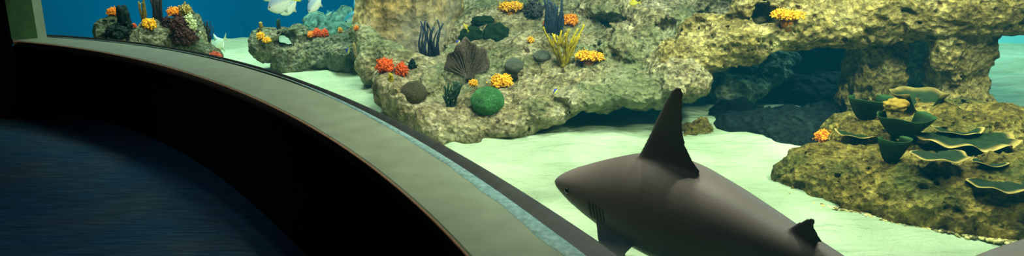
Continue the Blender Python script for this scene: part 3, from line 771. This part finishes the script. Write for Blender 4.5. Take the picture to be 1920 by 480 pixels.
# --- plate corals on the mound
def P(px, py, back_=0.0):
    p, n_, on = hit(px, py, None); return p + np.array([0, back_, 0])
def pl(px, py, wpx, a0, a1, lift, label, mat=M_platerim, seed=0, Y=None, **kw):
    p = at(px, py, Y) if Y else P(px, py); m = mpp(px, py, p[1])
    plate('plate_coral', p, R(a0), R(a1), .02, wpx * m, lift * m, mat, label, seed=seed, **kw)
pl(1620, 222, 46, 165, 375, 44, 'dark green upright plate coral at the foot of the left pier', M_lettuce, 1, waves=2, ruffle=.06)
pl(1686, 256, 62, 165, 375, 46, 'broad dark green plate coral just below the cream coral', M_lettuce, 2, waves=3, ruffle=.06)
pl(1728, 208, 64, -10, 190, 32, 'dark hooded plate coral arching behind the cream coral', M_platerim, 3, waves=4, ruffle=.05, tone=.45)
pl(1786, 244, 54, 170, 370, 8, 'small dark shelf of plate coral on the right pier foot', M_platerim, 4, waves=4, ruffle=.08)
pl(1792, 248, 112, 175, 365, 2, 'widest shelf of plate coral in mid mound with ruffled tan rim', M_platerim, 5, waves=6, ruffle=.09)
pl(1750, 284, 66, 175, 365, 2, 'lower plate coral shelf with a tan edge left of the bowl', M_platerim, 6, 3.34, waves=4, ruffle=.08)
pl(1862, 338, 72, 170, 385, 4, 'bowl shaped plate coral at the right with pale tan lip', M_platerim, 7, waves=5, ruffle=.09)
pl(1850, 305, 36, 150, 390, 6, 'small curled plate coral inside the bowl shaped one', M_platerim, 8, waves=3, ruffle=.1)
pl(1668, 300, 36, 160, 380, 46, 'dull green upright plate coral in front of the broad dark one', M_lettuce, 9, waves=2, ruffle=.06)
pl(1605, 250, 48, 160, 380, 6, 'knobbly tan plate coral on the left top of the mound', M_platerim, 10, waves=4, ruffle=.12)
dome('cream_coral', 1680, 197, 44, 26, M_cream, 'cream and yellow coral lump among the dark plates', 3.72, 'coral', .8, .3, True)

# shell gravel at the foot of the mound
def gravel():
    mb = MB(); S, Fs = sphere_np(6, 4); r_ = np.random.default_rng(3)
    edge = [(1470, 345), (1480, 366), (1520, 380), (1600, 398), (1700, 423), (1790, 437), (1830, 446), (1880, 455), (1930, 458)]
    e = np.array(edge, float); d = np.r_[0, np.cumsum(np.linalg.norm(np.diff(e, axis=0), axis=1))]
    for k in range(900):
        u = r_.random() * d[-1]; x = np.interp(u, d, e[:, 0]); y = np.interp(u, d, e[:, 1]) + r_.normal() * 3 - 4
        p = onz(x, y, SAND + .008); s = .004 + .006 * r_.random()
        mb.add(p + S * np.array([s * (1 + r_.random()), s, s * .7]) @ Matrix.Rotation(r_.random() * 6, 3, 'Z'), Fs, r_.random())
    o = mb.build('shell_gravel', tip_mat('gravel', lin(60, 58, 26), lin(235, 220, 140), scale=20))
    return tag(o, 'shell gravel along the foot of the olive mound', 'gravel', kind='stuff')
gravel()

# ------------------------------------------------------------------ sharks
m_sh, nt, bs, _ = new_mat('shark_skin'); L = nt.links.new
tc = N(nt, 'ShaderNodeTexCoord'); sep = N(nt, 'ShaderNodeSeparateXYZ'); L(tc.outputs['Object'], sep.inputs[0])
nz_ = N(nt, 'ShaderNodeTexNoise', Scale=4, Detail=5); L(tc.outputs['Object'], nz_.inputs['Vector'])
ad = N(nt, 'ShaderNodeMath', operation='MULTIPLY_ADD'); L(nz_.outputs[0], ad.inputs[0]); ad.inputs[1].default_value = .05; L(sep.outputs[2], ad.inputs[2])
mr = N(nt, 'ShaderNodeMapRange'); mr.inputs[1].default_value = -.13; mr.inputs[2].default_value = .2; L(ad.outputs[0], mr.inputs[0])
c = ramp(nt, mr.outputs[0], [(0, lin(205, 205, 195)), (.10, lin(150, 150, 145)), (.18, lin(74, 88, 108)), (.42, lin(104, 96, 95)), (.6, lin(112, 99, 92)), (1, lin(108, 92, 84))]).outputs[0]
at_ = N(nt, 'ShaderNodeAttribute', attribute_name='t')
c = mixc(nt, at_.outputs['Fac'], c, lin(22, 26, 32))
L(c, bs.inputs['Base Color']); bs.inputs['Roughness'].default_value = .5; bs.inputs['Specular IOR Level'].default_value = .25
n4 = N(nt, 'ShaderNodeTexNoise', Scale=260, Detail=2); L(tc.outputs['Object'], n4.inputs['Vector'])
b = N(nt, 'ShaderNodeBump', Strength=.08, Distance=.004); L(n4.outputs[0], b.inputs['Height']); L(b.outputs[0], bs.inputs['Normal'])
m_eye = flat_mat('shark_eye', (.004, .004, .004, 1), rough=.15, spec=.5)

LS = 1.5
def shark_arrays():
    s_ = np.array([0, .006, .02, .05, .10, .16, .22, .30, .38, .48, .58, .68, .76, .81, .84]); 
    w_ = np.array([.003, .012, .025, .044, .066, .084, .096, .104, .100, .084, .060, .038, .022, .014, .008])
    t_ = np.array([.002, .010, .019, .033, .052, .074, .095, .110, .105, .088, .066, .044, .029, .024, .020])
    b_ = np.array([-.004, -.011, -.020, -.040, -.067, -.092, -.112, -.122, -.118, -.096, -.050, -.030, -.016, -.010, .002])
    s = np.concatenate([np.linspace(0, .06, 12)[:-1], np.linspace(.06, .84, 90)]); mb = MB(); ns = 40; V = []
    from_ = lambda a: np.interp(s, s_, a)
    def sm(a):
        k = np.array([.25, .5, .25])
        for _ in range(3): a = np.r_[a[0], np.convolve(a, k, 'valid'), a[-1]]
        return a
    W, T, B_ = sm(from_(w_)), sm(from_(t_)), sm(from_(b_))
    for i in range(len(s)):
        zc, hh = (T[i] + B_[i]) / 2, (T[i] - B_[i]) / 2
        for k in range(ns):
            th = 2 * math.pi * k / ns; cx, sx = math.cos(th), math.sin(th)
            V.append((s[i], W[i] * np.sign(cx) * abs(cx) ** .92, zc + hh * np.sign(sx) * abs(sx) ** .95))
    n = len(s); f = [(i * ns + k, (i + 1) * ns + k, (i + 1) * ns + (k + 1) % ns, i * ns + (k + 1) % ns) for i in range(n - 1) for k in range(ns)]
    f += [tuple(range(ns)), tuple((n - 1) * ns + k for k in range(ns))[::-1]]
    mb.add(V, f)
    def fin(base, up, h, le, te, thick, flare=0.0, n_=26, m_=16, lean=0.0):
        """blade: base point, outward unit vector, height, leading/trailing x as functions of 0..1"""
        up = np.array(up, float); up /= np.linalg.norm(up); side = np.cross([1, 0, 0], up); Vv = []
        for j in range(n_):
            q = j / (n_ - 1); q_ = 1 - (1 - q) ** 1.15; a, b2 = le(q_), te(q_); th = thick * (1 - .72 * q_) + flare * math.exp(-q_ * 9)
            for sd in range(2 * m_):
                ang = 2 * math.pi * sd / (2 * m_); cc = .5 - .5 * math.cos(ang); x = a + (b2 - a) * cc
                y = th * math.sin(ang) * (1.25 - cc) * .8
                Vv.append(np.array(base) + np.array([x - base[0], 0, 0]) + up * h * q_ + side * y)
        mm = 2 * m_; ff = [(j * mm + k, j * mm + (k + 1) % mm, (j + 1) * mm + (k + 1) % mm, (j + 1) * mm + k) for j in range(n_ - 1) for k in range(mm)]
        ff += [tuple(range(mm))[::-1], tuple((n_ - 1) * mm + k for k in range(mm))]
        mb.add(Vv, ff)
    I = lambda xs, ys: (lambda q: float(np.interp(q, xs, ys)))
    fin((.3, 0, .075), (0, 0, 1), .212, I([0, .16, .3, .6, .85, .95, 1], [.225, .250, .270, .310, .345, .362, .376]), I([0, .12, .18, .26, .4, .6, .8, .95, 1], [.365, .415, .42, .402, .385, .383, .389, .394, .391]), .011, .012)
    fin((.63, 0, .036), (0, 0, 1), .062, I([0, .3, .6, .9, 1], [.60, .622, .642, .665, .675]), I([0, .3, .45, .7, 1], [.665, .70, .69, .682, .686]), .007, .006)
    for sd in (-1, 1):
        fin((.2, sd * .078, -.04), (0, sd * .62, -.76), .22, I([0, .2, .5, .8, .95, 1], [.160, .182, .222, .268, .298, .316]), I([0, .1, .25, .5, .8, 1], [.272, .292, .282, .292, .318, .33]), .010, .008)
        fin((.53, sd * .03, -.045), (0, sd * .7, -.6), .075, I([0, 1], [.50, .565]), I([0, .3, 1], [.56, .585, .585]), .006, .004)
    fin((.64, 0, -.03), (0, 0, -1), .06, I([0, 1], [.615, .68]), I([0, .3, 1], [.66, .69, .69]), .006, .004)
    # tail: long upper lobe, short lower one
    fin((.8, 0, .0), (.62, 0, .55), .22, I([0, 1], [.79, .96]), I([0, .3, .8, 1], [.85, .90, .985, .99]), .010, .0)
    fin((.8, 0, .0), (.3, 0, -.7), .10, I([0, 1], [.79, .845]), I([0, .4, 1], [.86, .86, .865]), .008, .0)
    V, f, t = mb.arrays()
    return V * LS, f

XB = .36
def bend(q, ph):
    """turns the head sideways over the first XB of the length"""
    xs = np.linspace(0, XB, 200); a = ph * (1 - xs / XB); h = xs[1]
    cx = XB - np.r_[np.cumsum((np.cos(a) * h)[::-1])[::-1][1:], 0]; cy = -np.r_[np.cumsum((np.sin(a) * h)[::-1])[::-1][1:], 0]
    A = np.interp(q[:, 0], xs, a); out = q.copy(); m = q[:, 0] < XB; x0 = np.minimum(q[:, 0], 0)
    X_ = np.interp(q[:, 0], xs, cx) + x0 * np.cos(A) - np.sin(A) * q[:, 1]; Y_ = np.interp(q[:, 0], xs, cy) + x0 * np.sin(A) + np.cos(A) * q[:, 1]
    out[m, 0] = X_[m]; out[m, 1] = Y_[m]; return out

def make_shark():
    V, f = shark_arrays()
    o = mesh_np('shark', V, f, None, True)
    md = o.modifiers.new('r', 'REMESH'); md.mode = 'VOXEL'; md.voxel_size = .0062
    ms = o.modifiers.new('s', 'SMOOTH'); ms.factor = .5; ms.iterations = 7
    bpy.context.view_layer.update(); d_ = bpy.context.evaluated_depsgraph_get()
    me = bpy.data.meshes.new_from_object(o.evaluated_get(d_)); o.modifiers.clear(); old = o.data; o.data = me; bpy.data.meshes.remove(old)
    n = len(me.vertices); co = np.empty(n * 3, np.float32); me.vertices.foreach_get('co', co); co = co.reshape(-1, 3).astype(float)
    nr = np.empty(n * 3, np.float32); me.vertices.foreach_get('normal', nr); nr = nr.reshape(-1, 3)
    x, y, z = co[:, 0] / LS, co[:, 1] / LS, co[:, 2] / LS; mask = np.zeros(n)
    for k in range(5):
        xc = .150 + .0125 * k + .10 * (z + .012) * .25
        g = np.exp(-((x - xc) / .0028) ** 2) * np.clip(1 - np.abs((z + .012) / (.026 - .002 * k)) ** 4, 0, 1) * (np.abs(y) > .03)
        mask = np.maximum(mask, g)
    co -= nr * (mask * .006)[:, None]
    # faint mouth line below the snout
    mo = np.exp(-((x - .055 - 8 * y * y) / .003) ** 2) * (z < -.012) * (x < .12); mask = np.maximum(mask, mo * .8)
    co = bend(co / LS, .45) * LS
    me.vertices.foreach_set('co', co.astype(np.float32).ravel())
    a = me.attributes.new('t', 'FLOAT', 'POINT'); a.data.foreach_set('value', (mask * .75).astype(np.float32))
    me.materials.clear(); me.materials.append(m_sh); me.polygons.foreach_set('use_smooth', np.ones(len(me.polygons), dtype=bool)); me.update()
    rt = root('shark', (0, 0, 0)); o.name = 'body'; o.parent = rt; o = rt
    for sd in (-1, 1):
        S, Fs = sphere_np(12, 8); e = mesh_np('eye', S * np.array([.012, .006, .012]), Fs, m_eye, True, parent=o); e.location = bend(np.array([[.062, sd * .0475, .006]]), .45)[0] * LS
    return o
shark = make_shark()
tag(shark, 'large dark grey brown shark with tall dorsal fin gliding left above the sand', 'shark')

def pose(o, snout, yaw, pitch, roll, s=1.0):
    """snout point and the body axis (from snout to tail) turned by yaw about z"""
    Mx = Matrix.Rotation(yaw, 4, 'Z') @ Matrix.Rotation(pitch, 4, 'Y') @ Matrix.Rotation(roll, 4, 'X')
    o.matrix_world = Matrix.Translation(Vector(snout)) @ Mx @ Matrix.Scale(s, 4)
pose(shark, at(1081, 314, 2.85), R(-55.5), R(-.5), R(12), 1.015)
sh2 = shark.copy(); col.objects.link(sh2)
for ch in list(shark.children):
    c_ = ch.copy(); col.objects.link(c_); c_.parent = sh2
tag(sh2, 'second shark of which only a dark back enters the lower right corner', 'shark')
pose(sh2, at(1772, 484, 2.3), R(-20), R(0), R(0), .95)

# ------------------------------------------------------------------ fish
def fish_mat(name, back_c, belly_c, fin_c):
    m, nt, bs, out = new_mat(name); L = nt.links.new
    a = N(nt, 'ShaderNodeAttribute', attribute_name='t')
    c = ramp(nt, a.outputs['Fac'], [(0, belly_c), (.25, belly_c), (.5, back_c), (.6, back_c), (.8, fin_c), (1, fin_c)]).outputs[0]
    tc = N(nt, 'ShaderNodeTexCoord'); n = N(nt, 'ShaderNodeTexNoise', Scale=30, Detail=3); L(tc.outputs['Object'], n.inputs['Vector'])
    v = ramp(nt, n.outputs[0], [(.3, (.85, .85, .85, 1)), (.7, (1.1, 1.1, 1.1, 1))]).outputs[0]
    L(mixc(nt, 1.0, c, v, 'MULTIPLY'), bs.inputs['Base Color']); bs.inputs['Roughness'].default_value = .4; bs.inputs['Specular IOR Level'].default_value = .3
    return m
M_silver = fish_mat('fish_silver', lin(150, 175, 195), lin(215, 225, 205), lin(190, 205, 60))
M_bluey = fish_mat('fish_blue_yellow', lin(40, 60, 190), lin(235, 225, 120), lin(240, 215, 60))
M_yfish = fish_mat('fish_yellow', lin(200, 180, 40), lin(225, 210, 90), lin(215, 195, 50))
M_white = fish_mat('fish_white', lin(185, 215, 190), lin(215, 230, 190), lin(205, 220, 160))
M_cyanf = fish_mat('fish_hazy', lin(50, 120, 130), lin(190, 225, 205), lin(70, 140, 145))  # distance haze put into these fish colours

def fish(name, c, length, yaw, pitch, roll, mat, label, depth=.42, thick=.13, cat='fish', dors=.16, group=None, tail=.26, fork=.5, eye=True):
    mb = MB(); ns = 20; s = np.linspace(0, .8, 26)
    hgt = depth * np.interp(s, [0, .03, .1, .22, .36, .5, .65, .74, .8], [.05, .22, .55, .9, 1.0, .86, .46, .2, .13]) * .5
    wid = thick * np.interp(s, [0, .05, .15, .3, .5, .7, .8], [.1, .45, .85, 1, .8, .35, .12]) * .5
    V, T = [], []
    for i in range(len(s)):
        for k in range(ns):
            th = 2 * math.pi * k / ns; z = hgt[i] * math.sin(th)
            V.append((.4 - s[i], wid[i] * math.cos(th), z)); T.append(.12 + .40 * np.clip((math.sin(th) + .25) / .8, 0, 1))
    f = [(i * ns + k, i * ns + (k + 1) % ns, (i + 1) * ns + (k + 1) % ns, (i + 1) * ns + k) for i in range(len(s) - 1) for k in range(ns)] + [tuple(range(ns))[::-1], tuple((len(s) - 1) * ns + k for k in range(ns))]
    rt = root(name, (0, 0, 0)); mb.add(V, f, T)
    def blade(poly, t=1.0, th=.008):
        n = len(poly); v = [(x, -th, z) for x, z in poly] + [(x, th, z) for x, z in poly]
        mb.add(v, [tuple(range(n)), tuple(range(n, 2 * n))[::-1]] + [(i, n + i, n + (i + 1) % n, (i + 1) % n) for i in range(n)], t)
    d = depth * .5
    blade([(-.36, .02), (-.40 - tail, d * fork * 1.3), (-.40 - tail * .45, 0), (-.40 - tail, -d * fork * 1.3), (-.36, -.02)]); 
    blade([(.10, d * .95), (-.04, d * .95 + dors), (-.12, d * .8 + dors * .35), (-.32, d * .36), (-.28, d * .2), (0, d * .8)], .55)
    blade([(-.02, -d * .85), (-.12, -d * .9 - dors * .7), (-.18, -d * .6 - dors * .2), (-.32, -d * .3), (-.25, -d * .2)], .3)
    v, f, t = mb.arrays(); nb = len(V)
    fb = [q for q in f if not (min(q) >= nb and max(q) < nb + 10)]; ft = [q for q in f if min(q) >= nb and max(q) < nb + 10]
    mesh_np('body', v, fb, mat, True, parent=rt, attr=t)
    mesh_np('tail_fin', v[nb:nb + 10], [tuple(i - nb for i in q) for q in ft], mat, False, parent=rt, attr=t[nb:nb + 10])
    o = tag(rt, label, cat, group)
    if eye:
        for sd in (-1, 1):
            S, Fs = sphere_np(8, 6); e = mesh_np('eye', S * np.array([.02, .008, .02]), Fs, m_eye, True, parent=o); e.location = (.31, sd * thick * .34, .03)
    o.matrix_world = Matrix.Translation(Vector(c)) @ Matrix.Rotation(yaw, 4, 'Z') @ Matrix.Rotation(pitch, 4, 'Y') @ Matrix.Rotation(roll, 4, 'X') @ Matrix.Scale(length, 4)
    return o
fish('silver_fish', at(524, 8, 5.6), .22, R(200), R(20), 0, M_silver, 'silver fish with a yellow tail, left one of an overlapping pair', depth=.56)
fish('silver_fish', at(541, 14, 5.9), .2, R(215), R(36), 0, M_silver, 'silver fish partly hidden behind the left silver fish', depth=.5)
fish('silver_fish', at(590, 8, 5.7), .19, R(215), R(48), 0, M_silver, 'lone silver fish with yellow tail diving down left', depth=.46)
fish('silver_fish', at(504, -9, 5.7), .18, R(180), R(5), 0, M_silver, 'silver fish cut off by the top edge above the pair', depth=.5)
fish('pale_fish', at(410, 84, 6.8), .2, R(160), R(38), R(10), M_white, 'pale fish with an upright dorsal fin low over the far sand', depth=.5, dors=.34)
fish('small_fish', at(653, 95, 6.05), .07, R(200), R(80), 0, M_bluey, 'tiny blue and yellow fish beside the hollowed outcrop', depth=.4)
fish('small_fish', at(1042, 171, 4.4), .05, R(200), R(45), 0, M_bluey, 'tiny blue and yellow fish at the reef ledge', depth=.45)
fish('small_fish', at(859, 79, 5.2), .045, R(20), R(-50), 0, M_bluey, 'tiny blue and yellow fish at the top of the sea fan', depth=.45)
fish('small_fish', at(873, 50, 5.5), .07, R(200), R(-60), 0, M_yfish, 'slim yellow fish above the lobed dark disc coral', depth=.3)
fish('small_fish', at(1188, 6, 5.5), .09, R(150), R(10), 0, M_yfish, 'yellow fish at the top edge above the reef boulders', depth=.45)
fish('small_fish', at(616, 26, 7.0), .11, R(160), R(30), 0, M_cyanf, 'hazy blue green fish over the distant rock mass', depth=.35)
fish('large_fish', at(672, 36, 7.1), .34, R(185), R(12), 0, M_cyanf, 'large hazy turquoise fish half hidden by the tan column', depth=.5, dors=.3, thick=.3)

# ================================================================== WATER
m_w = bpy.data.materials.new('water'); m_w.use_nodes = True; nt = m_w.node_tree; nt.nodes.clear()
out = nt.nodes.new('ShaderNodeOutputMaterial')
ab = N(nt, 'ShaderNodeVolumeAbsorption', Density=.07); ab.inputs[0].default_value = (.25, .88, .82, 1)
em = N(nt, 'ShaderNodeEmission', Strength=.011); em.inputs[0].default_value = (.02, .62, .8, 1)  # faint glow of the water stands in for scattered light
ads = nt.nodes.new('ShaderNodeAddShader'); nt.links.new(ab.outputs[0], ads.inputs[0]); nt.links.new(em.outputs[0], ads.inputs[1]); nt.links.new(ads.outputs[0], out.inputs['Volume'])
gb = back.copy(); d0 = np.array([0, .004])
poly = [tuple(p + d0 + (.003, 0)) for p in gb] + [(6.2, gb[-1][1]), (6.2, BACKY + .02), (-6.2, BACKY + .02), (-6.2, gb[0][1] + .05)]
n = len(poly); v = [(x, y, -.02) for x, y in poly] + [(x, y, 3.0) for x, y in poly]
f = [tuple(range(n)), tuple(range(n, 2 * n))[::-1]] + [(i, n + i, n + (i + 1) % n, (i + 1) % n) for i in range(n)]
wo = mesh_np('water', v, f, m_w, False); tag(wo, 'clear blue green water filling the tank', 'water', kind='structure')
import bmesh
bm = bmesh.new(); bm.from_mesh(wo.data); bmesh.ops.recalc_face_normals(bm, faces=bm.faces); bm.to_mesh(wo.data); bm.free()

# ================================================================== LIGHT
LIGHT = .46
def area(name, loc, target, sx, sy, power, color, spread=180):
    l = bpy.data.lights.new(name, 'AREA'); l.shape = 'RECTANGLE'; l.size, l.size_y = sx, sy; l.energy = power * LIGHT; l.color = color; l.spread = R(spread)
    o = bpy.data.objects.new(name, l); col.objects.link(o); o.location = loc
    o.rotation_euler = (Vector(target) - Vector(loc)).to_track_quat('-Z', 'Y').to_euler(); return o
area('tank_or_fill_light', (.4, 4.4, 3.4), (.4, 4.9, 0), .8, .8, 180, (1.0, .98, .80))
area('tank_or_fill_light', (1.9, 2.3, 2.7), (2.0, 4.6, .85), .5, .5, 45, (1.0, .93, .68), 75)  # low fill light added near the glass to brighten the piers
area('tank_or_fill_light', (2.3, 3.2, 3.4), (2.0, 4.2, .2), .7, .7, 230, (1.0, .95, .68))
area('tank_or_fill_light', (-.2, 3.7, 3.4), (-.6, 6.3, .4), .7, .7, 190, (1.0, .96, .80))  # fill light added to brighten front faces of reef and column
area('tank_or_fill_light', (-2.2, 6.6, 3.4), (-1.9, 6.9, 0), .8, .8, 120, (.85, 1.0, .88), 95)
def ripple_spot(loc, target, power, color, size):
    """a lamp whose beam is broken up as by the rippling water surface"""
    l = bpy.data.lights.new('ripple_lamp', 'SPOT'); l.energy = power; l.color = color; l.spot_size = R(size); l.spot_blend = .6; l.shadow_soft_size = .06
    l.use_nodes = True; nt = l.node_tree; e = next(n for n in nt.nodes if n.type == 'EMISSION')
    tc = N(nt, 'ShaderNodeTexCoord'); no = N(nt, 'ShaderNodeTexNoise', Scale=7, Detail=2); nt.links.new(tc.outputs['Normal'], no.inputs['Vector'])
    ad = nt.nodes.new('ShaderNodeMix'); ad.data_type = 'VECTOR'; ad.inputs[0].default_value = .12; nt.links.new(tc.outputs['Normal'], ad.inputs[4]); nt.links.new(no.outputs['Color'], ad.inputs[5])
    vo = N(nt, 'ShaderNodeTexVoronoi', Scale=11, feature='SMOOTH_F1'); nt.links.new(ad.outputs[1], vo.inputs['Vector'])
    mr = N(nt, 'ShaderNodeMapRange'); mr.inputs[1].default_value = .1; mr.inputs[2].default_value = .75; mr.inputs[3].default_value = .35; mr.inputs[4].default_value = 2.1
    nt.links.new(vo.outputs['Distance'], mr.inputs[0]); nt.links.new(mr.outputs[0], e.inputs['Strength'])
    o = bpy.data.objects.new('ripple_lamp', l); col.objects.link(o); o.location = loc; o.rotation_euler = (Vector(target) - Vector(loc)).to_track_quat('-Z', 'Y').to_euler()
ripple_spot((1.1, 3.0, 3.4), (.9, 3.6, .15), 170, (.95, 1.0, .82), 70)
ripple_spot((-1.6, 6.2, 3.4), (-1.6, 6.6, .15), 90, (.85, 1.0, .88), 60)
area('tank_or_fill_light', (3.8, 7.0, 3.2), (3.6, 8.0, 1.0), .8, .8, 230, (.85, 1.0, 1.0))  # added to brighten the cyan wall behind the arch
area('tank_or_fill_light', (-3.0, 5.9, 3.4), (-2.9, 6.2, 0), .5, .5, 26, (.9, 1.0, .85))
# dim hall light on the carpet
l = bpy.data.lights.new('hall_lamp', 'SPOT'); l.energy = 125; l.color = (.6, .85, 1.0); l.spot_size = R(62); l.spot_blend = 1.0; l.shadow_soft_size = .4
o = bpy.data.objects.new('hall_lamp', l); col.objects.link(o); o.location = (-3.0, 2.2, 3.2); o.rotation_euler = (Vector((-2.6, 3.3, 0)) - Vector(o.location)).to_track_quat('-Z', 'Y').to_euler()

wd = bpy.data.worlds.new('world'); scene.world = wd; wd.use_nodes = True
wd.node_tree.nodes['Background'].inputs[0].default_value = (.02, .03, .04, 1); wd.node_tree.nodes['Background'].inputs[1].default_value = .12

# ------------------------------------------------------------------ groups of like things
import re
GROUPS = {'coral': 'cushion corals on the rocks', 'sea_plume': 'sea plumes on the rocks', 'plate_coral': 'plate corals on the mound', 'sponge': 'lumpy sponges on the rocks',
          'tube_sponge': 'tube sponges on the rocks', 'brain_coral': 'brain corals on the reef', 'disc_coral': 'dark disc corals on the reef', 'silver_fish': 'silver fish in the open water',
          'small_fish': 'small fish among the rocks', 'shark': 'sharks over the sand', 'rock_outcrop': 'rock outcrops left of the reef'}
for o in bpy.data.objects:
    k = re.sub(r'\.\d+$', '', o.name)
    if o.parent is None and k in GROUPS: o['group'] = GROUPS[k]

# ================================================================== CAMERA
cam = bpy.data.cameras.new('camera'); cam.sensor_width = 36; cam.lens = F / 1920 * 36; cam.clip_end = 60
co = bpy.data.objects.new('camera', cam); col.objects.link(co); co.location = (0, 0, H); co.rotation_euler = (math.pi / 2 - PITCH, 0, 0)
scene.camera = co
scene.view_settings.view_transform = 'Standard'; scene.view_settings.look = 'None'
scene.cycles.use_denoising = True
